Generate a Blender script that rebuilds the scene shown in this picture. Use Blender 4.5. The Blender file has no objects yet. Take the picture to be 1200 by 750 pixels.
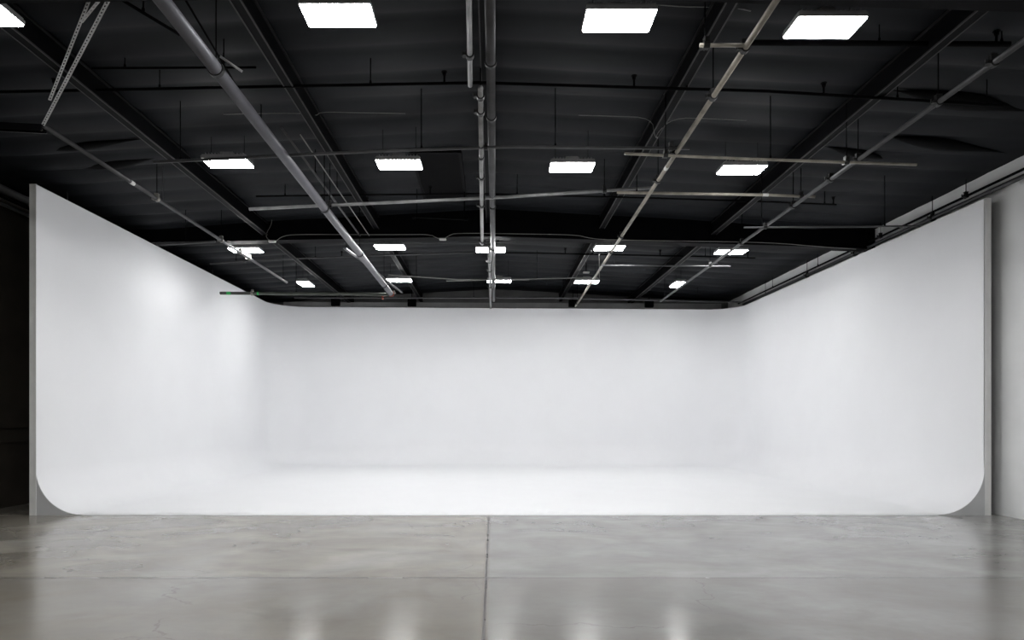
import bpy, bmesh, math, random
from mathutils import Vector, Matrix, noise
random.seed(7)
S = bpy.context.scene
COL = S.collection

# ------------------------------------------------------------------ camera, world, exposure
U = 1.6                      # eye height of the camera in metres; the layout below is measured in eye heights
F = 760.0                    # focal length in pixels of a 1200 px wide frame
VX, VY = 578.0, 490.0        # vanishing point of the hall's long direction
LIGHT = 75.5                 # emission of the lamp diffusers
cam = bpy.data.cameras.new('camera')
cam.sensor_width = 36.0; cam.lens = F/1200*36
cam.shift_x = (600-VX)/1200; cam.shift_y = (VY-375)/1200
cam.clip_end = 200
co = bpy.data.objects.new('camera', cam); COL.objects.link(co)
co.location = (0, 0, U); co.rotation_euler = (math.pi/2, 0, 0)
S.camera = co
w = bpy.data.worlds.new('world'); S.world = w; w.use_nodes = True
w.node_tree.nodes['Background'].inputs[0].default_value = (.5, .55, .6, 1)
w.node_tree.nodes['Background'].inputs[1].default_value = .004
S.view_settings.view_transform = 'Standard'; S.view_settings.look = 'None'
S.view_settings.gamma = 1; S.view_settings.use_curve_mapping = False
S.view_settings.exposure = 0.0
S.cycles.max_bounces = 12; S.cycles.diffuse_bounces = 8

# ------------------------------------------------------------------ helpers
def V(x, y, z): return Vector((x*U, y*U, (z+1)*U))      # eye-height units, z counted from the eye
def P(px, py, H):                                        # where a sight line meets height H above the eye
    Z = H*F/(VY-py); return V((px-VX)/F*Z, Z, H)

def mat(name, col, rough=.6, metal=0, noise_amt=0, scale=3, bump=0, spec=.5, stretch=(1,1,1)):
    m = bpy.data.materials.new(name); m.use_nodes = True
    nt = m.node_tree; b = nt.nodes['Principled BSDF']
    b.inputs['Base Color'].default_value = (*col, 1); b.inputs['Roughness'].default_value = rough
    b.inputs['Metallic'].default_value = metal; b.inputs['Specular IOR Level'].default_value = spec
    tc = nt.nodes.new('ShaderNodeTexCoord'); mp = nt.nodes.new('ShaderNodeMapping')
    mp.inputs['Scale'].default_value = stretch
    nt.links.new(tc.outputs['Object'], mp.inputs[0])
    n = nt.nodes.new('ShaderNodeTexNoise'); n.inputs['Scale'].default_value = scale; n.inputs['Detail'].default_value = 6
    nt.links.new(mp.outputs[0], n.inputs['Vector'])
    if noise_amt:
        r = nt.nodes.new('ShaderNodeValToRGB')
        r.color_ramp.elements[0].position = .3; r.color_ramp.elements[1].position = .7
        r.color_ramp.elements[0].color = (*[c*(1-noise_amt) for c in col], 1)
        r.color_ramp.elements[1].color = (*[min(1, c*(1+noise_amt)) for c in col], 1)
        nt.links.new(n.outputs['Fac'], r.inputs[0]); nt.links.new(r.outputs[0], b.inputs['Base Color'])
    if bump:
        bp = nt.nodes.new('ShaderNodeBump'); bp.inputs['Strength'].default_value = bump; bp.inputs['Distance'].default_value = .02
        nt.links.new(n.outputs['Fac'], bp.inputs['Height']); nt.links.new(bp.outputs[0], b.inputs['Normal'])
    return m
def emit(name, strength, col=(1, 1, 1)):
    m = bpy.data.materials.new(name); m.use_nodes = True; nt = m.node_tree; nt.nodes.clear()
    e = nt.nodes.new('ShaderNodeEmission'); e.inputs[0].default_value = (*col, 1); e.inputs[1].default_value = strength
    o = nt.nodes.new('ShaderNodeOutputMaterial'); nt.links.new(e.outputs[0], o.inputs[0]); return m

M = dict(
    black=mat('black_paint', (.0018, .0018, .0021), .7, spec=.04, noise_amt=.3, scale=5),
    beam=mat('black_beam_paint', (.0022, .0022, .0028), .6, spec=.05, noise_amt=.35, scale=4, bump=.1),
    beamedge=mat('dull_black_flange', (.013, .0125, .013), .5, spec=.15, noise_amt=.3, scale=6),
    beamlip=mat('pale_black_edge', (.030, .029, .030), .5, spec=.2, noise_amt=.3, scale=6),  # beam edges in a paler black than the beam paint
    railgrey=mat('light_grey_steel', (.34, .34, .34), .5, .1, noise_amt=.15, scale=2),
    perf=mat('bright_perforated_steel', (.42, .42, .42), .45, .3),
    roof=mat('black_insulation_facing', (.0102, .0113, .0132), .62, noise_amt=.35, scale=1.2, bump=.15, spec=.09, stretch=(.5, 1.5, 1)),
    pipe=mat('galvanised_pipe', (.22, .22, .22), .42, .4, noise_amt=.25, scale=7),
    bigpipe=mat('grey_painted_pipe', (.105, .105, .118), .5, .3, noise_amt=.12, scale=3),
    dkpipe=mat('dull_grey_pipe', (.055, .055, .058), .45, .3, noise_amt=.25, scale=5),
    beige=mat('weathered_beige_pipe', (.24, .22, .185), .5, .2, noise_amt=.3, scale=6),
    wire=mat('pale_cable', (.2, .2, .19), .5),
    sticker=mat('white_sticker', (.6, .6, .58), .5),
    clamp=mat('dark_clamp', (.01, .01, .01), .45, .4),
    zinc=mat('zinc_clamp', (.25, .24, .22), .45, .5, noise_amt=.2, scale=20),
    red=mat('red_clamp_paint', (.22, .04, .018), .5),
    green=mat('green_marking', (.03, .42, .10), .5),
    greenpipe=mat('dark_olive_pipe', (.05, .056, .046), .5, .2, noise_amt=.3, scale=4),
    housing=mat('lamp_housing', (.3, .3, .3), .5),
    endgrey=mat('grey_wall_end_paint', (.74, .74, .725), .7, noise_amt=.06, scale=4),
    bead=mat('pale_corner_bead', (.78, .78, .77), .6),
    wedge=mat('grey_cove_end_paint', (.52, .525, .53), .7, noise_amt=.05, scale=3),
    back=mat('dark_wall_backing', (.05, .048, .045), .8, noise_amt=.2, scale=3),
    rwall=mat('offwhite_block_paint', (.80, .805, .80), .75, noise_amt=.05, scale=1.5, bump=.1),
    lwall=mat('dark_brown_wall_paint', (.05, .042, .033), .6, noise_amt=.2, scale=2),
    greyband=mat('grey_steel', (.13, .13, .132), .5, .2, noise_amt=.15, scale=2),
    lamp=emit('lamp_diffuser_glow', LIGHT, (1, 1, 1)),
)

def tag(o, label=None, cat=None, group=None, kind=None):
    if label: o['label'] = label
    if cat: o['category'] = cat
    if group: o['group'] = group
    if kind: o['kind'] = kind
    return o
def empty(name, loc, label, cat, group=None, rz=0):
    o = bpy.data.objects.new(name, None); COL.objects.link(o); o.location = loc; o.rotation_euler.z = rz
    o.empty_display_size = .1
    return tag(o, label, cat, group)
def link(name, bm, m, parent=None, smooth=False, origin=None):
    """one mesh object; bm is in world metres unless the parent is an Empty at `origin`"""
    me = bpy.data.meshes.new(name)
    org = origin if origin is not None else (parent.location if parent is not None and parent.parent is None else None)
    if parent is not None and parent.parent is None and org is not None:
        bmesh.ops.translate(bm, verts=bm.verts, vec=-Vector(org))
    bmesh.ops.recalc_face_normals(bm, faces=bm.faces)
    bm.to_mesh(me); bm.free(); me.materials.append(m)
    if smooth:
        for p in me.polygons: p.use_smooth = True
    o = bpy.data.objects.new(name, me); COL.objects.link(o)
    if parent is not None: o.parent = parent
    return o
def structure(name, bm, m, smooth=False):
    return tag(link(name, bm, m, None, smooth), kind='structure')

def box(bm, lo, hi, bev=0):
    lo, hi = Vector(lo), Vector(hi)
    r = bmesh.ops.create_cube(bm, size=1)
    vs = r['verts']
    for v in vs: v.co = Vector([(lo[i]+hi[i])/2+v.co[i]*(hi[i]-lo[i]) for i in range(3)])
    if bev:
        es = list({e for v in vs for e in v.link_edges})
        bmesh.ops.bevel(bm, geom=es, offset=bev, segments=2, affect='EDGES')
def obox(bm, c, ax, half, bev=0):
    """box centred c, axes ax (3 unit vectors), half sizes"""
    r = bmesh.ops.create_cube(bm, size=2); vs = r['verts']
    for v in vs:
        l = v.co.copy(); v.co = Vector(c)+ax[0]*l.x*half[0]+ax[1]*l.y*half[1]+ax[2]*l.z*half[2]
    if bev:
        es = list({e for v in vs for e in v.link_edges})
        bmesh.ops.bevel(bm, geom=es, offset=bev, segments=2, affect='EDGES')
def frame(d):
    d = d.normalized(); up = Vector((0, 0, 1)) if abs(d.z) < .95 else Vector((0, 1, 0))
    s = d.cross(up).normalized(); return d, s, s.cross(d).normalized()
def tube(bm, pts, r, n=12, cap=True):
    rings = []
    for i, p in enumerate(pts):
        a = pts[max(0, i-1)]; b = pts[min(len(pts)-1, i+1)]
        d, s, u = frame(b-a)
        rings.append([bm.verts.new(p+s*math.cos(2*math.pi*k/n)*r+u*math.sin(2*math.pi*k/n)*r) for k in range(n)])
    for a, b in zip(rings, rings[1:]):
        for k in range(n): bm.faces.new((a[k], a[(k+1) % n], b[(k+1) % n], b[k]))
    if cap: bm.faces.new(rings[0][::-1]); bm.faces.new(rings[-1])
def cyl(bm, a, b, r, n=14): tube(bm, [Vector(a), Vector(b)], r, n)
def sag(pts, k=6, amp=.0):
    """resample a polyline with slight droop between points"""
    out = []
    for a, b in zip(pts, pts[1:]):
        for i in range(k):
            t = i/k; p = a.lerp(b, t); p = p-Vector((0, 0, amp*4*t*(1-t))); out.append(p)
    out.append(pts[-1]); return out

HR, SL = 2.88, .055
def roofH(x): return HR-SL*abs(x)      # roof underside above the eye, in eye heights
def roof_at(p): return (roofH(p.x/U)+1)*U

# ------------------------------------------------------------------ concrete floor
XL, XR, ZB, ZF, ZC = -5.45, 5.23, 14.45, -6.0, 6.667
def floor_mat():
    m = bpy.data.materials.new('polished_concrete'); m.use_nodes = True
    nt = m.node_tree; N = nt.nodes; L = nt.links; b = N['Principled BSDF']
    tc = N.new('ShaderNodeTexCoord'); sep = N.new('ShaderNodeSeparateXYZ'); L.new(tc.outputs['Object'], sep.inputs[0])
    def nz(scale, detail, stretch, dist=0, rough=.55):
        mp = N.new('ShaderNodeMapping'); mp.inputs['Scale'].default_value = stretch; L.new(tc.outputs['Object'], mp.inputs[0])
        n = N.new('ShaderNodeTexNoise'); n.inputs['Scale'].default_value = scale; n.inputs['Detail'].default_value = detail
        n.inputs['Distortion'].default_value = dist; n.inputs['Roughness'].default_value = rough
        L.new(mp.outputs[0], n.inputs['Vector']); return n.outputs['Fac']
    def math_(op, a, b_=None, c=None, clamp=False):
        n = N.new('ShaderNodeMath'); n.operation = op; n.use_clamp = clamp
        for i, v in enumerate((a, b_, c)):
            if v is None: continue
            if isinstance(v, (int, float)): n.inputs[i].default_value = v
            else: L.new(v, n.inputs[i])
        return n.outputs[0]
    def mr(v, a, b_, c, d):
        n = N.new('ShaderNodeMapRange'); L.new(v, n.inputs[0])
        for i, x in zip((1, 2, 3, 4), (a, b_, c, d)): n.inputs[i].default_value = x
        return n.outputs[0]
    def mix(f, a, b_, mode='MIX'):
        n = N.new('ShaderNodeMix'); n.data_type = 'RGBA'; n.blend_type = mode
        if isinstance(f, (int, float)): n.inputs[0].default_value = f
        else: L.new(f, n.inputs[0])
        for i, v in ((6, a), (7, b_)):
            if isinstance(v, tuple): n.inputs[i].default_value = (*v, 1)
            else: L.new(v, n.inputs[i])
        return n.outputs[2]
    big = nz(.55, 5, (1, 1, 1), .6); mid = nz(1.1, 6, (.8, 1.2, 1), .5, .55); fine = nz(8, 6, (.7, 1.4, 1), .2, .6)
    mott = nz(.8, 7, (.8, 1.2, 1), .8, .6)
    side = math_('GREATER_THAN', sep.outputs['X'], -.045*U)
    near = math_('LESS_THAN', sep.outputs['Y'], 4.064*U)
    warm = mix(mr(mid, .35, .68, 0, 1), (.185, .168, .138), (.325, .303, .258))
    cool = mix(mr(mid, .35, .68, 0, 1), (.20, .198, .19), (.305, .302, .292))
    c = mix(side, warm, cool)
    c = mix(mr(mott, .40, .72, 0, .5), c, (.13, .118, .098))                    # brown staining
    c = mix(mr(big, .48, .70, 0, .5), c, (.36, .36, .355))                       # pale burnished clouds
    # darker brown stain patches on the near slabs
    c = mix(math_('MULTIPLY', near, mr(mid, .40, .62, .18, .62)), c, (.13, .12, .105))
    c = mix(mr(fine, .35, .7, 0, .18), c, (.14, .135, .12))
    # hairline cracks
    vo = N.new('ShaderNodeTexVoronoi'); vo.feature = 'DISTANCE_TO_EDGE'; vo.inputs['Scale'].default_value = .33
    dn = N.new('ShaderNodeTexNoise'); dn.inputs['Scale'].default_value = 1.4; dn.inputs['Detail'].default_value = 5
    L.new(tc.outputs['Object'], dn.inputs['Vector'])
    vm = N.new('ShaderNodeVectorMath'); vm.operation = 'MULTIPLY_ADD'; L.new(dn.outputs['Color'], vm.inputs[0])
    vm.inputs[1].default_value = (.9, .9, .9); L.new(tc.outputs['Object'], vm.inputs[2]); L.new(vm.outputs[0], vo.inputs['Vector'])
    crack = math_('MULTIPLY', math_('LESS_THAN', vo.outputs['Distance'], .0022), mr(big, .5, .56, 0, .35))
    c = mix(crack, c, (.09, .08, .07))
    # saw-cut joints
    wob = mr(fine, 0, 1, -.006, .006)
    dx = math_('ABSOLUTE', math_('ADD', math_('ADD', sep.outputs['X'], .045*U), wob))
    jx = math_('LESS_THAN', dx, .012)
    dy = math_('ABSOLUTE', math_('ADD', math_('SUBTRACT', sep.outputs['Y'], 4.064*U), wob))
    jy = math_('LESS_THAN', dy, .013)
    jy = math_('MULTIPLY', jy, mr(sep.outputs['X'], -.3, .4, .85, .45))
    jm = math_('MAXIMUM', jx, jy)
    halo = math_('MULTIPLY', math_('LESS_THAN', dx, .035), .3)
    c = mix(halo, c, (.17, .14, .11))
    c = mix(jm, c, (.035, .028, .024))
    L.new(c, b.inputs['Base Color'])
    ro = math_('ADD', mr(mid, .3, .7, .14, .26), math_('MULTIPLY', jm, .08))
    L.new(ro, b.inputs['Roughness']); b.inputs['Specular IOR Level'].default_value = .42
    bp = N.new('ShaderNodeBump'); bp.inputs['Strength'].default_value = .03; bp.inputs['Distance'].default_value = .008
    hh = math_('SUBTRACT', math_('ADD', mid, math_('MULTIPLY', big, 1.5)), 0.0)
    L.new(hh, bp.inputs['Height']); L.new(bp.outputs[0], b.inputs['Normal'])
    return m
bm = bmesh.new(); box(bm, V(XL-.2, ZF-.2, -1.12), V(XR+.2, ZB+.2, -1)); structure('floor', bm, floor_mat())

# ------------------------------------------------------------------ building walls
def wallbox(name, lo, hi, m): b = bmesh.new(); box(b, lo, hi); return structure(name, b, m)
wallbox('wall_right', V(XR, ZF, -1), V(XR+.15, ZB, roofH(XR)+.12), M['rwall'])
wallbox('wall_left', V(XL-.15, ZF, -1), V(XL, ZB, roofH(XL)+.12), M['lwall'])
wallbox('wall_back', V(XL-.15, ZB, -1), V(XR+.15, ZB+.15, 2.9), M['greyband'])
wallbox('wall_front', V(XL-.15, ZF-.15, -1), V(XR+.15, ZF, 2.9), M['rwall'])
# two horizontal rails on the dark left wall
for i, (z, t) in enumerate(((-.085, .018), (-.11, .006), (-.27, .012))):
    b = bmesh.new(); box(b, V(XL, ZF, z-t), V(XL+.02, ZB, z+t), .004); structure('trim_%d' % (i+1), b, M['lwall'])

# ------------------------------------------------------------------ roof: draped black insulation between the joists
JO = .381                     # joist spacing (0.61 m)
def ceiling():
    bm = bmesh.new(); nx, sub = 150, 8
    y0, y1 = ZF-.1, ZB+.1; nj = int((y1-y0)/JO)+1
    rows = []
    for j in range(nj*sub+1):
        y = y0+j*JO/sub; t = (j % sub)/sub; bay = j//sub
        row = []
        for i in range(nx+1):
            x = XL-.1+(XR-XL+.2)*i/nx
            n1 = noise.noise(Vector((x*.55, bay*7.3, 1.5))); n2 = noise.noise(Vector((x*2.1, y*2.3, 4)))
            edge = max(0, abs(x+.1)-3.3); wallf = min(1, max(0, (min(x-XL, XR-x)-.05)/.8))
            amp = (.020+.016*n1+.020*min(edge, 1)*(1+1.2*n1))*wallf
            z = roofH(x)-max(.003, amp)*math.sin(math.pi*t)**.8-.005*n2
            row.append(bm.verts.new(V(x, y, z)))
        rows.append(row)
    for a, b in zip(rows, rows[1:]):
        for i in range(nx): bm.faces.new((a[i], a[i+1], b[i+1], b[i]))
    structure('ceiling', bm, M['roof'], True)
ceiling()

# girders across the hall and beams along it
def gable_beam(name, y, th, label):
    depth = .375
    t = empty(name, V(0, y, HR-depth), label, 'beam', 'deep black girders crossing the hall')
    for nm, off, w2, dz in (('web', 0, th/2, 0), ('bottom_flange', 0, th/2+.018, None)):
        b = bmesh.new(); ring = []
        for x in (XL, 0, XR):
            zt = roofH(x)-.01; zb = 2.505-(.017 if x < 0 else .032)*abs(x)
            if dz is None: zt = zb; zb = zb-.022
            ring.append([b.verts.new(V(x, y+s*w2, z)) for s, z in ((-1, zb), (1, zb), (1, zt), (-1, zt))])
        for p, q in zip(ring, ring[1:]):
            for k in range(4): b.faces.new((p[k], p[(k+1) % 4], q[(k+1) % 4], q[k]))
        b.faces.new(ring[0]); b.faces.new(ring[-1][::-1])
        link(nm, b, M['beam'], t)
    return t
gable_beam('roof_girder', 3.73, .12, 'deep black girder crossing the hall at the very top edge, nearest of all')
gable_beam('roof_girder', 8.95, .14, 'deep black girder crossing the ceiling mid hall, with a pale cable draped along its bottom')

beams = [(-3.125, 'black roof beam running away at far left, outermost left of the lengthwise beams'),
         (-1.60, 'black roof beam running away between the thick grey pipe and the top left lamp'),
         (-.06, 'black roof beam running away above the pair of centre pipes'),
         (1.49, 'black roof beam running away just right of centre, left of the long diagonal pipe'),
         (3.02, 'black roof beam running away at far right, outermost right of the lengthwise beams')]
for x, lab in beams:
    t = empty('roof_beam', V(x, 4, roofH(x)-.2), lab, 'beam', 'lengthwise black roof beams')
    for (ya, yb) in ((ZF, 3.67), (3.79, 8.88), (9.02, ZB)):
        b = bmesh.new(); box(b, V(x-.024, ya, roofH(x)-.19), V(x+.024, yb, roofH(x)-.005)); link('web', b, M['beam'], t)
        b = bmesh.new(); box(b, V(x-.034, ya, roofH(x)-.202), V(x+.034, yb, roofH(x)-.19), .003); link('bottom_flange', b, M['beam'], t)
        for sg in (-1, 1):
            b = bmesh.new(); box(b, V(x+sg*.034-.005, ya, roofH(x)-.204), V(x+sg*.034+.005, yb, roofH(x)-.192)); q = link('flange_lip', b, M['beamlip'], t)
            b = bmesh.new(); box(b, V(x+sg*.031-.007, ya, roofH(x)-.045), V(x+sg*.031+.007, yb, roofH(x)-.033)); q = link('ledger_strip', b, M['beamedge'], t)

# black rectangular panel set in the roof
t = empty('ceiling_panel', P(514, 210, roofH(0)-.05), 'flat black rectangular panel on the ceiling beside the second row lamp', 'panel')
b = bmesh.new(); a = P(486, 180, 2.76); c = P(543, 236, 2.70)
xa, xb = (486-VX)/F*(2.74*F/(VY-205))*U, (543-VX)/F*(2.74*F/(VY-205))*U
box(b, (xa, 6.82*U, (2.80+1)*U), (xb, 8.38*U, (2.84+1)*U), .01); link('panel_board', b, M['black'], t)
b = bmesh.new()
for (q, r) in (((xa, 6.82*U), (xb, 6.85*U)), ((xa, 8.35*U), (xb, 8.38*U)), ((xa, 6.85*U), (xa+.05, 8.35*U)), ((xb-.05, 6.85*U), (xb, 8.35*U))):
    box(b, (q[0], q[1], 3.79*U), (r[0], r[1], 3.80*U))
link('panel_frame', b, M['beam'], t)

# ------------------------------------------------------------------ the white cyclorama
LI, RI, TH = -4.70, 5.05, .066
A, B_, C_, D = Vector((LI, ZC)), Vector((LI, 14.0)), Vector((RI, 13.5)), Vector((RI, ZC))
def topH(x): return 2.405+(2.258-2.405)*(x-LI)/(RI-LI)
def plan(R, off=0):
    """points + inward normals along the U, from the left front end to the right front end"""
    out = []
    def seg(p, q, n):
        d = (q-p).normalized(); nn = Vector((d.y, -d.x))
        for i in range(n): out.append((p.lerp(q, i/n), nn))
    def fil(p, c, q):
        d1 = (c-p).normalized(); d2 = (q-c).normalized(); ang = d1.angle(d2); tl = R*math.tan(ang/2)
        n1 = Vector((d1.y, -d1.x)); s = c-d1*tl; cen = s+n1*R; arr = []
        for i in range(17):
            a = -ang*i/16; v = -n1; rv = Vector((v.x*math.cos(a)-v.y*math.sin(a), v.x*math.sin(a)+v.y*math.cos(a)))
            arr.append((cen+rv*R, -rv))
        return s, c+d2*tl, arr
    s1, e1, a1 = fil(A, B_, C_); s2, e2, a2 = fil(B_, C_, D)
    seg(A, s1, 24); out.extend(a1[:-1]); seg(e1, s2, 30); out.extend(a2[:-1]); seg(e2, D, 24); out.append((D, Vector((-1, 0))))
    return out
pl = plan(.66); CR = .475; FZ = -.993
t = empty('cyclorama', V(0, ZC, -1), 'huge white curved cyclorama set with two side walls, back wall and white floor', 'cyclorama')
def cyc_white():
    m = mat('matte_white_cyclorama_paint', (.83, .835, .85), .75, noise_amt=.010, scale=1.3, spec=.25)
    return m
b = bmesh.new(); prof = [(CR*(1-math.sin(a)), FZ+CR*(1-math.cos(a))) for a in [math.pi/2*i/14 for i in range(15)]]
rings = []
for p, n in pl:
    ring = []
    for d, z in prof: q = p+n*d; ring.append(b.verts.new(V(q.x, q.y, z)))
    zt = topH(p.x); z0 = prof[-1][1]
    for k in range(1, 9): ring.append(b.verts.new(V(p.x, p.y, z0+(zt-z0)*k/8)))
    rings.append(ring)
for p, q in zip(rings, rings[1:]):
    for k in range(len(p)-1): b.faces.new((p[k], q[k], q[k+1], p[k+1]))
fl = b.faces.new([r[0] for r in rings])
bmesh.ops.triangulate(b, faces=[fl])
# front lip of the painted floor
l0, l1 = rings[0][0], rings[-1][0]
a0 = b.verts.new(l0.co-Vector((0, 0, .011))); a1 = b.verts.new(l1.co-Vector((0, 0, .011)))
b.faces.new((l0, l1, a1, a0))
WM = cyc_white()
surf = link('curved_white_surface', b, WM, t, True); surf['label'] = 'seamless white painted walls, coves and floor'
# outer shell: back face, top edge
b = bmesh.new(); rr = []
for p, n in pl:
    q = p-n*TH; zt = topH(p.x)
    rr.append([b.verts.new(V(*v)) for v in ((q.x, q.y, -1), (q.x, q.y, zt), (p.x, p.y, zt), (p.x-n.x*.002, p.y-n.y*.002, -1))])
for p, q in zip(rr, rr[1:]):
    for k in range(3): b.faces.new((p[k], q[k], q[k+1], p[k+1]))
link('wall_backing', b, M['back'], t)
# grey wall ends, bead, and the concave filler under each cove
for side, xi, xo in ((-1, LI, LI-TH), (1, RI, RI+TH)):
    zt = topH(xi)
    b = bmesh.new(); box(b, V(min(xi, xo), ZC-.004, -1), V(max(xi, xo), ZC+.01, zt+.002)); e = link('wall_end', b, M['endgrey'], t)
    e['label'] = 'flat grey painted end of the side wall'
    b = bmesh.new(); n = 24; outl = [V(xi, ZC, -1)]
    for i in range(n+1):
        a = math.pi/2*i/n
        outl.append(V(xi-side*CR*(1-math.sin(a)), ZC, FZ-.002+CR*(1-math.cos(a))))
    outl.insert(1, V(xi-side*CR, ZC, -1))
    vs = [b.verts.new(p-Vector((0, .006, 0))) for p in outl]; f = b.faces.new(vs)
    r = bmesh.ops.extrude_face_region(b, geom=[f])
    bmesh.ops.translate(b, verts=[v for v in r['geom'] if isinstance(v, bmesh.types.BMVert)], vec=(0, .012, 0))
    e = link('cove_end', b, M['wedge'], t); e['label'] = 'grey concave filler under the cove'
    if side < 0:
        b = bmesh.new(); box(b, V(xi-.006, ZC-.008, -1), V(xi+.006, ZC-.004, zt)); link('corner_bead', b, M['bead'], t)
    else:
        b = bmesh.new(); box(b, V(xi-.002, ZC-.007, -1+CR), V(xi+.006, ZC-.004, zt)); link('corner_bead', b, M['bead'], t)

# ------------------------------------------------------------------ lamps
WX, WY = .42, .215
def lamp_proto():
    t = empty('high_bay_lamp', (0, 0, 0), 'x', 'lamp', 'rectangular LED high bay lamps')
    hx, hy = WX*U/2, WY*U/2
    b = bmesh.new(); box(b, (-hx, -hy, .045), (hx, hy, .085), .008)
    for k in range(-6, 7): box(b, (k*hx/7-.004, -hy*.8, .085), (k*hx/7+.004, hy*.8, .115))
    link('housing', b, M['housing'], t, origin=Vector())
    b = bmesh.new()
    for lo, hi in (((-hx-.006, -hy-.006), (hx+.006, -hy)), ((-hx-.006, hy), (hx+.006, hy+.006)), ((-hx-.006, -hy), (-hx, hy)), ((hx, -hy), (hx+.006, hy))):
        box(b, (*lo, .018), (*hi, .06))
    link('side_rim', b, M['housing'], t, origin=Vector())
    b = bmesh.new(); box(b, (-hx*.995, -hy*.99, 0), (hx*.995, hy*.99, .044), .004)
    d = link('diffuser', b, M['lamp'], t, origin=Vector()); d['label'] = 'glowing white diffuser'
    b = bmesh.new(); box(b, (-hx*.3, -hy*.35, .115), (hx*.3, hy*.35, .165), .006); link('driver_box', b, M['housing'], t, origin=Vector())
    return t
proto = lamp_proto(); first = [True]
def place_lamp(p, label, rot=0):
    if first[0]: o = proto; first[0] = False; ch = list(proto.children)
    else:
        o = proto.copy(); COL.objects.link(o); ch = []
        for c in [c for c in proto.children if not c.name.startswith('suspension')]:
            k = c.copy(); COL.objects.link(k); k.parent = o; ch.append(k)
    o.location = p; o['label'] = label; o.rotation_euler.z = rot
    top = roofH(p.x/U)*U+U-p.z-.01
    for s in (-1, 1):
        b = bmesh.new(); cyl(b, (s*WX*U*.38, 0, .11), (s*WX*U*.38, 0, top), .004, 6)
        link('suspension_cable', b, M['black'], o, origin=Vector())
HL = 2.45
lamps = [
 (-27, 19, HL, 0, 'glowing rectangular lamp cut off by the top left corner of the frame'),
 (397, 20, HL, 0, 'large glowing lamp at the top left, nearest row, between thick grey pipe and centre pipes'),
 (725, 26, HL, 0, 'large glowing lamp in the nearest row, just right of the centre pipes'),
 (966, 34, HL, 0, 'large glowing lamp at the top right, slanted, nearest row'),
 (267, 192, HL, 0, 'second row lamp furthest left, left of the thick grey pipe'),
 (468, 194, HL, 0, 'second row lamp beside the flat black ceiling panel'),
 (670, 197, HL, 0, 'second row lamp right of the centre pipes above the long cross pipe'),
 (869, 200, HL, 0, 'second row lamp furthest right, right of the long diagonal pipe'),
 (288, 294, 2.38, 0, 'third row lamp furthest left, crossed by a thin diagonal pipe'),
 (457, 290.5, 2.45, 0, 'third row lamp just right of the thick grey pipe'),
 (575, 293.5, 2.42, 0, 'third row lamp crossed above by the two centre pipes'),
 (714, 291.5, 2.45, 0, 'third row lamp crossed by the long diagonal pipe right of centre'),
 (856.5, 296, 2.42, 0, 'third row lamp furthest right beside the right diagonal pipe'),
 (358, 333.5, 2.43, math.pi/2, 'small slanted lamp turned lengthwise, rearmost row, left above the back wall'),
 (468, 329, 2.45, 0, 'rearmost row lamp at the end of the thick grey pipe'),
 (585, 330, 2.45, 0, 'rearmost row lamp crossed by the two centre pipes'),
 (687.5, 331, 2.45, 0, 'rearmost row lamp crossed by the long diagonal pipe'),
 (795, 334, 2.43, math.pi/2, 'small slanted lamp turned lengthwise, rearmost row, far right'),
]
for px, py, H, rot, lab in lamps: place_lamp(P(px, py, H), lab, rot)
# unseen lamps added over the camera end of the hall for more light
for zz, word in ((1.5, 'just ahead of and above the viewpoint'), (-1.0, 'behind the viewpoint'), (-3.5, 'far behind the viewpoint')):
    for xx, sd in ((-3.1, 'far left'), (-1, 'left of centre'), (1, 'right of centre'), (3.1, 'far right')):
        place_lamp(V(xx, zz, HL), 'added unseen rectangular lamp on the ceiling %s, %s' % (word, sd))

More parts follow.
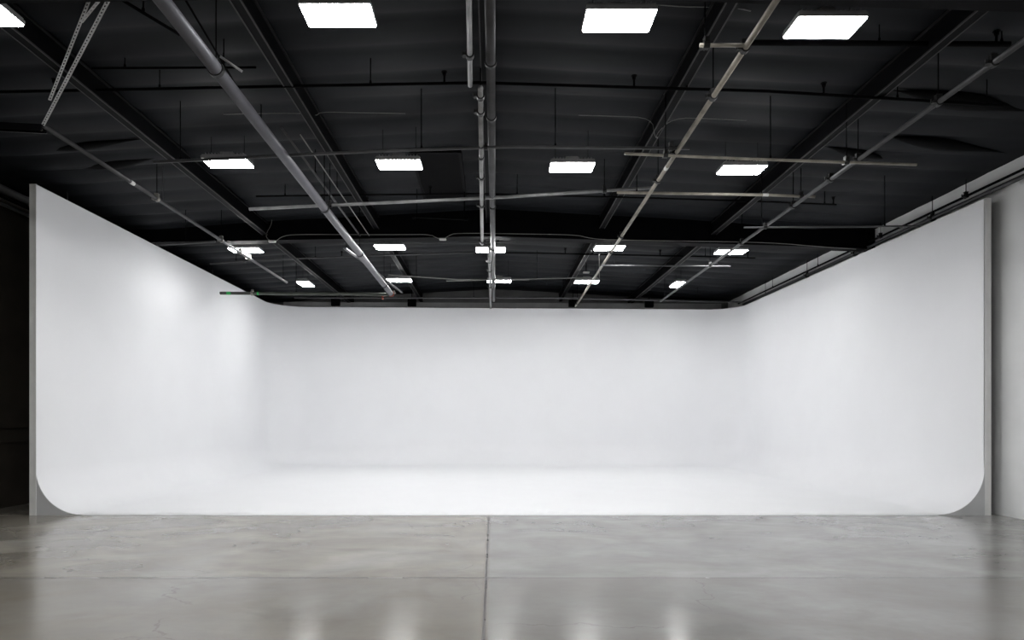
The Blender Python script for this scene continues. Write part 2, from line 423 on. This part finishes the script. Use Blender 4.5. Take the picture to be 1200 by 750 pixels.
# ------------------------------------------------------------------ pipes
def pipe(name, pts, r, m, label, cat='pipe', group=None, clamps=(), hangers=(), stickers=(), rings=(), heads=(), n=14, cm='clamp'):
    """pts: world points; clamps/hangers/...: fractions along the first..last point"""
    pts = [Vector(p) for p in pts]
    L = [0]
    for a, b in zip(pts, pts[1:]): L.append(L[-1]+(b-a).length)
    def at(f):
        d = f*L[-1]
        for i in range(len(pts)-1):
            if d <= L[i+1]+1e-9: return pts[i].lerp(pts[i+1], (d-L[i])/(L[i+1]-L[i])), (pts[i+1]-pts[i]).normalized()
    t = empty(name, pts[0].copy(), label, cat, group)
    b = bmesh.new(); tube(b, pts, r, n); link('pipe_body' if cat == 'pipe' else 'tube_body', b, m, t, True)
    for f in clamps:
        p, d = at(f); d, s, u = frame(d); b = bmesh.new()
        cyl(b, p-d*.03, p+d*.03, r*1.35+.006); obox(b, p+u*(r+.028), (d, s, u), (.022, .03, .026), .005); obox(b, p-s*(r+.02), (d, s, u), (.028, .022, .014), .004)
        cyl(b, p-s*(r+.05)-u*.012, p-s*(r+.05)+u*.035, .008, 8)
        link('clamp', b, M[cm], t)
    for f in rings:
        p, d = at(f); b = bmesh.new(); cyl(b, p-d*.024, p+d*.024, r+.013, 20); obox(b, p+Vector((0, 0, r+.022)), frame(d), (.012, .014, .02)); link('coupling_ring', b, M['clamp'], t)
    for f in hangers:
        p, d = at(f); top = roof_at(p)-.005
        b = bmesh.new(); cyl(b, p+Vector((0, 0, r)), Vector((p.x, p.y, top)), .007, 8); cyl(b, p+Vector((0, 0, r)), p+Vector((0, 0, r+.03)), .014, 8)
        link('hanger_rod', b, M['black'], t)
    for f in stickers:
        p, d = at(f); b = bmesh.new(); cyl(b, p-d*.05, p+d*.05, r+.0015, 14); link('white_sticker', b, M['sticker'], t)
    for f in heads:
        p, d = at(f); b = bmesh.new(); cyl(b, p, p+Vector((0, 0, .10)), .013, 8); cyl(b, p+Vector((0, 0, .10)), p+Vector((0, 0, .135)), .024, 8); cyl(b, p+Vector((0, 0, .14)), p+Vector((0, 0, .146)), .038, 12)
        link('sprinkler_head', b, M['black'], t)
    return t

# thick grey pipe
e = P(458, 344, 2.11); X0 = e.x/U
p0 = P(190, 0, 2.27); d = (e-p0); pa = p0-d*.25
tb = pipe('ceiling_pipe', [pa, e], .070, M['bigpipe'], 'thick smooth grey pipe running diagonally away from the top left', group=None,
     rings=(.272, .551, .735, .93), hangers=(.272, .551, .735, .93))
b = bmesh.new(); cyl(b, e-d.normalized()*.01, e+d.normalized()*.06, .085, 18); obox(b, e+Vector((-.14, 0, -.03)), frame(Vector((1, 0, .3))), (.12, .03, .03), .006)
obox(b, e+Vector((-.22, 0, -.09)), frame(Vector((1, 0, 0))), (.02, .02, .07), .004)
q = link('end_clamp', b, M['red'], tb); q['label'] = 'rusty red clamp on the pipe end'
b = bmesh.new(); obox(b, e+d.normalized()*.09+Vector((.03, 0, .03)), frame(Vector((1, .5, .6))), (.07, .03, .04), .01); link('end_fitting', b, M['zinc'], tb)
# short rod clipped on the thick pipe
pipe('threaded_rod', [P(258, 66, 2.36), P(284, 84, 2.30)], .012, M['pipe'], 'short bare metal rod poking out of the thick grey pipe collar', 'rod')

# dark olive pipe with green mark
g0, g1 = P(258, 343.5, 2.08), P(456, 345, 2.11); g1.y = g0.y = e.y-.06
g0 = Vector(((258-VX)/F*g0.y, g0.y, U+(VY-343.5)/F*g0.y)); g1 = Vector(((456-VX)/F*g1.y, g1.y, U+(VY-345)/F*g1.y))
tg = pipe('cross_pipe', [g0, g1], .042, M['greenpipe'], 'dark olive pipe with green mark, crossing the left wall top below the thick pipe', clamps=(.19,), hangers=(.45,), cm='zinc')
b = bmesh.new(); cyl(b, g0.lerp(g1, .04), g0.lerp(g1, .065), .044); q = link('green_mark', b, M['green'], tg)
b = bmesh.new(); cyl(b, g0.lerp(g1, .22), g0.lerp(g1, .23), .044); q = link('green_mark', b, M['green'], tg)

# left thin pipe and its slotted strut frame
l0, l1 = P(52, 148, 2.3), P(336, 331, 2.27)
pipe('grid_pipe', [l0, l1], .030, M['dkpipe'], 'thin grey pipe running from the slotted struts over the left wall', 'pipe', 'lengthwise rigging pipes',
     clamps=(.29, .56, .665, .72), hangers=(.29, .56, .72, .97), stickers=(.21,), cm='zinc')
b_ = bmesh.new()
t = empty('strut_bar', l0.copy(), 'short black channel bar entering at the left edge, meeting the slotted struts', 'bar')
b = bmesh.new(); d, s, u = frame(Vector((1, 0, -.05))); c0 = l0-d*.42*U*.8; 
obox(b, c0, (d, s, u), (.42*U*.8, .05, .006)); obox(b, c0+s*.045-u*.035, (d, s, u), (.42*U*.8, .005, .035)); obox(b, c0-s*.045-u*.035, (d, s, u), (.42*U*.8, .005, .035))
link('channel', b, M['beam'], t)
b = bmesh.new(); obox(b, c0-s*.052-u*.068, (d, s, u), (.42*U*.8, .003, .004)); link('pale_edge', b, M['pipe'], t)
b = bmesh.new(); cyl(b, l0+d*-.06-s*.07-u*.03, l0+d*-.06-s*.02-u*.03, .016, 6); link('bolt', b, M['zinc'], t)
def slotted(a, b2, wd, label):
    """perforated steel angle: two flanges with rows of slots"""
    t = empty('slotted_strut', a.copy(), label, 'strut', 'perforated steel struts')
    d, s, u = frame(b2-a); L = (b2-a).length; pit = .05; n = int(L/pit)
    for nm, ax, sgn in (('slotted_flange', s, 1), ('slotted_flange', u, 1)):
        other = u if ax is s else s
        b = bmesh.new()
        for k0 in (-1, 1):
            obox(b, a+d*L/2+ax*(wd/2+k0*wd*.36), (d, ax, other), (L/2, wd*.14, .0015))
        for i in range(n+1):
            obox(b, a+d*(min(L-.01, i*pit+.01))+ax*wd/2, (d, ax, other), (.011, wd*.25, .0015))
        link(nm, b, M['perf'], t)
def roofP(px, py):
    H = 2.7
    for _ in range(5):
        p = P(px, py, H); H = roofH(p.x/U)-.01
    return P(px, py, H)
slotted(l0, roofP(132, -4), .038, 'longest perforated steel strut rising from the black bar to the ceiling')
slotted(P(60, 118, 2.38), roofP(108, -3), .032, 'shorter perforated steel strut just left of the longest one')
slotted(P(97, 27, 2.62), roofP(124, -6), .03, 'shortest perforated strut leaning between the other two at the top edge')

# centre pipes
pipe('grid_pipe', [P(550, -60, 2.38), P(549.5, 0, 2.38), P(551, 100, 2.36)], .028, M['pipe'], 'short light pipe at top centre ending by the black sprinkler line', 'pipe', 'lengthwise rigging pipes', clamps=(.72,), hangers=(.72,))
pipe('grid_pipe', [P(563, 103, 2.34), P(565, 286, 2.30)], .031, M['pipe'], 'light centre pipe, front length, left of the thicker dull one', 'pipe', 'lengthwise rigging pipes', clamps=(.03, .09, .42, .62, .97), hangers=(.09, .62, .97), rings=(.30,))
pipe('grid_pipe', [P(573.3, 288, 2.30), P(575, 361, 2.28)], .031, M['pipe'], 'light centre pipe, rear length ending over the back wall', 'pipe', 'lengthwise rigging pipes', clamps=(.18, .3, .55), hangers=(.3, .9))
pipe('centre_duct_pipe', [P(573, -80, 2.42), P(578.5, 352, 2.36)], .052, M['dkpipe'], 'thicker dull grey centre pipe, right of the light one', rings=(.12, .2, .42, .6, .8), hangers=(.2, .42, .8))
# right diagonals
q0, q1 = P(910, 0, 2.3), P(674.5, 359, 2.3); dq = q1-q0
pipe('grid_pipe', [q0-dq*.12, q1], .030, M['beige'], 'long light pipe running diagonally right of centre, from top edge to back wall', 'pipe', 'lengthwise rigging pipes',
     clamps=(.15, .205, .295, .355, .53, .60, .97), hangers=(.205, .355, .6, .97), stickers=(.325,))
q0, q1 = P(1200, 48, 2.28), P(774, 353, 2.26); dq = q1-q0
pipe('grid_pipe', [q0-dq*.2, q1], .030, M['dkpipe'], 'grey pipe running diagonally at far right, from right edge to back wall', 'pipe', 'lengthwise rigging pipes',
     clamps=(.19, .24, .34, .385, .46, .60, .72), hangers=(.24, .34, .46, .6, .72, .97))
# pipes along the right wall
r0, r1 = V(5.13, 2.5, 2.345), V(5.13, 13.3, 2.33)
pipe('wall_pipe', [r0, r1], .038, M['dkpipe'], 'long dull grey pipe along the right wall just above the white set', 'pipe', None, clamps=(.34, .47, .62, .75), hangers=(.34, .47, .62, .75, .9))
pipe('wall_pipe', [V(5.14, 2.5, 2.42), V(5.14, 13.6, 2.40)], .022, M['black'], 'thin black pipe along the right wall above the dull grey one', 'pipe', None, clamps=(.41, .55), hangers=(.41, .55, .7, .85))
# pipes along the left wall
pipe('wall_duct', [V(XL+.09, 2, 2.50), V(XL+.09, 14.2, 2.50)], .075, M['greyband'], 'grey round duct along the dark left wall under the ceiling, seen at left edge', 'duct', None, rings=(.3, .6))
pipe('wall_pipe', [V(XL+.12, 2, 2.40), V(XL+.12, 14.2, 2.40)], .022, M['black'], 'thin black pipe under the grey duct at the left edge', 'pipe', None, hangers=(.2, .5, .8))
pipe('wall_pipe', [V(XL+.10, 2, 2.33), V(XL+.10, 14.2, 2.33)], .03, M['greyband'], 'slim grey pipe, lowest of the pipes on the dark left wall', 'pipe', None, rings=(.25,))

# cross pipes and sprinkler lines
def cross(pxs, Z, r, m, label, name='cross_pipe', group='cross pipes', **k):
    pts = [Vector(((x-VX)/F*Z*U, Z*U, U+(VY-y)/F*Z*U)) for x, y in pxs]
    return pipe(name, pts, r, m, label, 'pipe', group, **k)
SG = 'sprinkler lines'
cross([(-60, 109), (290, 102), (560, 97), (900, 107), (1083, 118), (1175, 124)], 5.07, .019, M['black'], 'black sprinkler line crossing between the first and second lamp rows', 'sprinkler_line', SG, heads=(.1, .47, .65, .83), hangers=(.2, .4, .7, .9, .985))
cross([(878, 50), (1030, 51), (1183, 52)], 4.48, .030, M['black'], 'black sprinkler line under the top right lamp', 'sprinkler_line', SG, heads=(.95,), hangers=(.5, .97))
cross([(820, 53), (872, 53)], 4.0, .019, M['beige'], 'short beige pipe stub clamped to the diagonal pipe near the top', clamps=(.15,), hangers=(.12,))
cross([(180, 190), (440, 177), (600, 172), (808, 174)], 5.55, .020, M['dkpipe'], 'long grey cross pipe passing above the second lamp row', hangers=(.05, .5, .75), clamps=(.965,), rings=(.62,))
cross([(732, 180), (870, 186), (1074, 193)], 5.5, .019, M['beige'], 'pale beige cross pipe just above the second row right lamp', clamps=(.14, .76), hangers=(.14, .5, .76))
cross([(292, 245), (590, 231), (765, 220)], 7.0, .027, M['pipe'], 'bright slightly tilted cross pipe in front of the girder', clamps=(.2, .58, .88), hangers=(.2, .58, .88))
cross([(723, 225.5), (900, 228.5), (955, 230.5)], 6.95, .024, M['beige'], 'yellowish cross pipe reaching right in front of the girder', clamps=(.93,), hangers=(.1, .93), stickers=(.75,))
cross([(300, 230), (560, 227), (760, 232), (900, 236.5), (980, 240)], 7.6, .015, M['black'], 'black sprinkler line close in front of the girder', 'sprinkler_line', SG, heads=(.3, .6, .995), hangers=(.05, .45, .98))
cross([(872, 266.5), (1078, 265)], 7.0, .015, M['dkpipe'], 'thin grey cross pipe reaching the right wall below the girder end', hangers=(.1, .8), clamps=(.12,))
cross([(183, 287), (252, 283)], 8.2, .022, M['dkpipe'], 'short grey pipe ending at the left wall top, tied to the thin left pipe', hangers=(.5,))
cross([(246, 309), (300, 305), (450, 299), (555, 296)], 10.25, .020, M['dkpipe'], 'grey sprinkler line behind the third lamp row, left half', 'sprinkler_line', SG, heads=(.5,), hangers=(.1, .4, .7))
cross([(592, 296), (665, 297.5), (820, 300.5), (885, 302.5)], 10.25, .018, M['black'], 'black sprinkler line behind the third lamp row, right half', 'sprinkler_line', SG, heads=(.24, .62, .97), hangers=(.35, .8))
cross([(704, 311), (856, 312)], 9.6, .016, M['dkpipe'], 'thin grey rod crossing between the two right diagonal pipes', hangers=(.1, .9))
cross([(455, 322), (537, 327.5), (620, 328)], 11.0, .016, M['wire'], 'thin pale tilted rod between the rearmost lamps, upper', hangers=(.2,))
cross([(523, 329.3), (700, 325)], 10.9, .013, M['wire'], 'thin pale rod behind the centre pipes toward the rear right lamp', hangers=(.6,))
cross([(403, 284.5), (560, 284.5), (604, 283)], 9.1, .012, M['dkpipe'], 'thin grey rod just behind the girder at centre', hangers=(.1, .9))
cross([(345, 349), (640, 349), (870, 354)], 13.0, .026, M['dkpipe'], 'long dull pipe crossing low over the rear of the set', hangers=(.1, .4, .6, .9))
cross([(108, 80), (300, 79)], 4.9, .014, M['black'], 'thin black pipe at upper left behind the thick grey pipe', hangers=(.2, .8))
# thin diagonals beside the thick pipe
pipe('conduit', [P(330, 150, 2.5), P(426, 282, 2.5)], .018, M['dkpipe'], 'thin dull conduit just right of the thick grey pipe', 'conduit', 'thin conduits', hangers=(.3, .9))
pipe('conduit', [P(352, 158, 2.52), P(436, 281, 2.5)], .009, M['wire'], 'thinnest pale conduit right of the dull one', 'conduit', 'thin conduits', hangers=(.4,))
pipe('conduit', [P(215, -4, 2.58), P(330, 190, 2.55)], .010, M['black'], 'slim black conduit at upper left right of the thick pipe', 'conduit', 'thin conduits', hangers=(.3, .7))
pipe('conduit', [P(138, -3, 2.5), P(211, 41, 2.38)], .016, M['black'], 'black rod slanting into the left side of the thick grey pipe near the top', 'conduit', 'thin conduits', hangers=(.4,))
# flat bar near the rear end of the thick pipe
t = empty('flat_bar', P(404, 291, 2.28), 'dull grey flat bar lying diagonally left of the thick pipe near its end', 'bar')
b = bmesh.new(); a, c = P(404, 291, 2.28), P(421, 303, 2.28); d, s, u = frame(c-a); obox(b, (a+c)/2, (d, s, u), ((c-a).length/2, .035, .012), .003); link('wide_length', b, M['pipe'], t)
b = bmesh.new(); a, c = P(419, 301.5, 2.275), P(471, 343, 2.27); d, s, u = frame(c-a); obox(b, (a+c)/2, (d, s, u), ((c-a).length/2, .028, .012), .003); link('narrow_length', b, M['dkpipe'], t)
b = bmesh.new(); p = P(406, 292.5, 2.29); cyl(b, p, Vector((p.x, p.y, roof_at(p)-.005)), .007, 8); link('hanger_rod', b, M['black'], t)

# hanging bracket below the girder panel
t = empty('hanging_bracket', P(514, 254, 2.5), 'faint dark bracket bar hanging near the black ceiling panel', 'bracket')
b = bmesh.new(); a, c = P(486, 253, 2.5), P(547, 258, 2.48); c.y = a.y = 8.0*U
a = Vector(((485-VX)/F*a.y, a.y, U+(VY-254)/F*a.y)); c = Vector(((546-VX)/F*c.y, c.y, U+(VY-257)/F*c.y))
cyl(b, a, c, .022); cyl(b, a+Vector((-.03, 0, 0)), a+Vector((.03, 0, 0)), .04); cyl(b, c+Vector((-.04, 0, 0)), c+Vector((.04, 0, 0)), .03); link('bracket_bar', b, M['black'], t)
b = bmesh.new(); q = c+Vector((-.03, 0, 0)); cyl(b, q, Vector((q.x, q.y, roof_at(q)-.005)), .012); q = a+Vector((.06, 0, 0)); cyl(b, q, Vector((q.x, q.y, roof_at(q)-.005)), .008); link('bracket_post', b, M['black'], t)

# ------------------------------------------------------------------ cables
def cable(pxs, Z, r, label, m='wire', boxes=()):
    pts = []
    for q in pxs:
        x, y = q[:2]; z = q[2] if len(q) > 2 else Z
        pts.append(Vector(((x-VX)/F*z*U, z*U, U+(VY-y)/F*z*U)))
    for _ in range(2):
        q = [pts[0]]
        for a, b in zip(pts, pts[1:]): q += [a.lerp(b, .25), a.lerp(b, .75)]
        q.append(pts[-1]); pts = q
    t = empty('cable', pts[0].copy(), label, 'cable', 'pale cables')
    b = bmesh.new(); tube(b, pts, r, 8); link('cable_run', b, M[m], t, True)
    for x, y in boxes:
        c = Vector(((x-VX)/F*Z*U, Z*U-.035, U+(VY-y)/F*Z*U)); b = bmesh.new(); box(b, c-Vector((.075, .04, .018)), c+Vector((.075, .04, .018)), .006); link('junction_box', b, M['sticker'], t)
cable([(250, 218, 7.2), (262, 224, 7.6), (278, 236, 8.1), (290, 250, 8.7), (318, 251), (319, 262), (311, 275), (314, 281), (322, 284), (330, 277), (345, 274.5), (420, 275), (470, 275), (504, 274.5), (512, 279), (519, 281), (526, 276), (534, 273), (600, 274), (675, 275), (690, 279), (710, 281), (800, 282.5), (900, 284), (960, 289), (1003, 292)],
      8.84, .007, 'pale cable draped along the bottom of the mid hall girder', boxes=((319.5, 283.5), (519, 281)))
cable([(262, 134), (350, 132), (372, 136), (374, 131), (420, 132), (475, 133)], 5.75, .005, 'thin pale wire on the ceiling left, below the top left lamp')
cable([(678, 135), (720, 136), (764, 138), (767, 160), (772, 163), (768, 158), (788, 138), (830, 139), (875, 141)], 5.8, .005, 'thin pale wire on the ceiling right of centre')
cable([(768, 5.5), (800, 8), (830, 8), (862, 9), (880, 13)], 4.38, .005, 'thin pale wire at the top edge right of centre')
cable([(702, 298), (702.5, 328)], 9.3, .006, 'thin pale drop wire beside the right rear lamp', 'wire')
for x, y0, y1, Z, lab in ((79, 196, 250, 7.45, 'grey drop rod behind the left wall, nearest the wall end'), (191, 150, 238, 6.9, 'black drop rod left above the thin left pipe'), (249, 306, 326, 11.3, 'grey drop rod at the left wall top near the green marked pipe'),
                     (292, 300, 336, 12.9, 'grey drop rod above the left rear corner of the set')):
    a = Vector(((x-VX)/F*Z*U, Z*U, U+(VY-y1)/F*Z*U)); c = Vector((a.x, a.y, roof_at(a)-.005))
    t = empty('drop_rod', a.copy(), lab, 'rod', 'drop rods')
    b = bmesh.new(); cyl(b, a, c, .014 if x < 100 else .007, 8); link('rod_body', b, M['dkpipe'], t)
    b = bmesh.new(); cyl(b, a-Vector((0, 0, .02)), a+Vector((0, 0, .02)), .02, 8); link('rod_foot', b, M['clamp'], t)

# ------------------------------------------------------------------ grey rail above the back of the set, with black brackets
yb = 13.93
t = empty('rear_rail', V(0, yb, 2.3), 'long grey steel rail behind the top edge of the back wall', 'rail')
b = bmesh.new(); ring = []
zl = lambda x: (VY-360-(x*F/yb+VX-300)*.004)/F*yb
for x in (-4.55, -2, 0, 2.5, 4.95):
    z = zl(x); ring.append([b.verts.new(V(x, yb+.19+s*.05, zz)) for s, zz in ((-1, z), (1, z), (1, z+.14), (-1, z+.14))])
for p, q in zip(ring, ring[1:]):
    for k in range(4): b.faces.new((p[k], p[(k+1) % 4], q[(k+1) % 4], q[k]))
b.faces.new(ring[0]); b.faces.new(ring[-1][::-1]); link('rail_body', b, M['railgrey'], t)
for px in (392, 482, 672, 762):
    x = (px-VX)/F*yb; b = bmesh.new(); box(b, V(x-.09, yb+.05, zl(x)+.05), V(x+.09, yb+.15, zl(x)+.20), .01); q = V(x, yb+.1, zl(x)+.18)
    cyl(b, q, Vector((q.x, q.y, roof_at(q)-.01)), .012, 8); link('rail_bracket', b, M['black'], t)

# black lenses put in as shade in insulation gaps between beams and walls
def gap(x0, y0, x1, y1, thick, label):
    a, c = roofP(x0, y0), roofP(x1, y1); t = empty('insulation_gap_shade', (a+c)/2, label, 'insulation', 'black lenses as shade in the roof insulation gaps')
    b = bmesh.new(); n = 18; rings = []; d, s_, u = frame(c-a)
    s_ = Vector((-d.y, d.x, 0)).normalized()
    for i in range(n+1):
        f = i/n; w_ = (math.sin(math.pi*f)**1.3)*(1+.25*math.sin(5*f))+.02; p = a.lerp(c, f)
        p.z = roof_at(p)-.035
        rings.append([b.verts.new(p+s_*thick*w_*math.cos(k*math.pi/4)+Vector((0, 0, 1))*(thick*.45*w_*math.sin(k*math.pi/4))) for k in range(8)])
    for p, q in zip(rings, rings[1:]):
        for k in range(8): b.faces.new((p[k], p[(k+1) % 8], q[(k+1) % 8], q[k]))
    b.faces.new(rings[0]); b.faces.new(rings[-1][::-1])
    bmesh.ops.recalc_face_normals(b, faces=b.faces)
    link('gap_shade', b, M['black'], t, True)
gap(1046, 104, 1215, 130, .16, 'black lens as shade in a fold of roof insulation near the right edge, nearest of the right ones')
gap(1035, 158, 1180, 178, .13, 'black lens as shade in a fold of roof insulation at right, middle of the three right ones')
gap(966, 170, 1052, 188, .10, 'black lens as shade in a fold of roof insulation beside the outer right beam, rearmost right one')
gap(38, 176, 170, 161, .10, 'black lens as shade in a fold of roof insulation at left, nearer of the two left ones')
gap(82, 196, 192, 182, .15, 'black lens as shade in a fold of roof insulation at left, just over the left side wall')
# small fittings on the ceiling
p = roofP(966, 12); t = empty('smoke_detector', p, 'small pale round detector on the ceiling behind the top right lamp', 'detector')
b = bmesh.new(); cyl(b, p-Vector((0, 0, .05)), p-Vector((0, 0, .01)), .10, 24); link('detector_base', b, M['pipe'], t)
b = bmesh.new(); cyl(b, p-Vector((0, 0, .085)), p-Vector((0, 0, .05)), .06, 24); link('sensor_head', b, M['pipe'], t)
p = P(687, 318.5, 2.62); t = empty('junction_box', p, 'small white box on the beam above the rear lamp right of centre', 'box')
b = bmesh.new(); box(b, p-Vector((.09, .05, .04)), p+Vector((.09, .05, .0)), .008); link('box_body', b, M['sticker'], t)
b = bmesh.new(); cyl(b, p, Vector((p.x, p.y, roof_at(p)-.01)), .012, 8); link('mounting_stem', b, M['black'], t)
print('objects', len(bpy.data.objects))
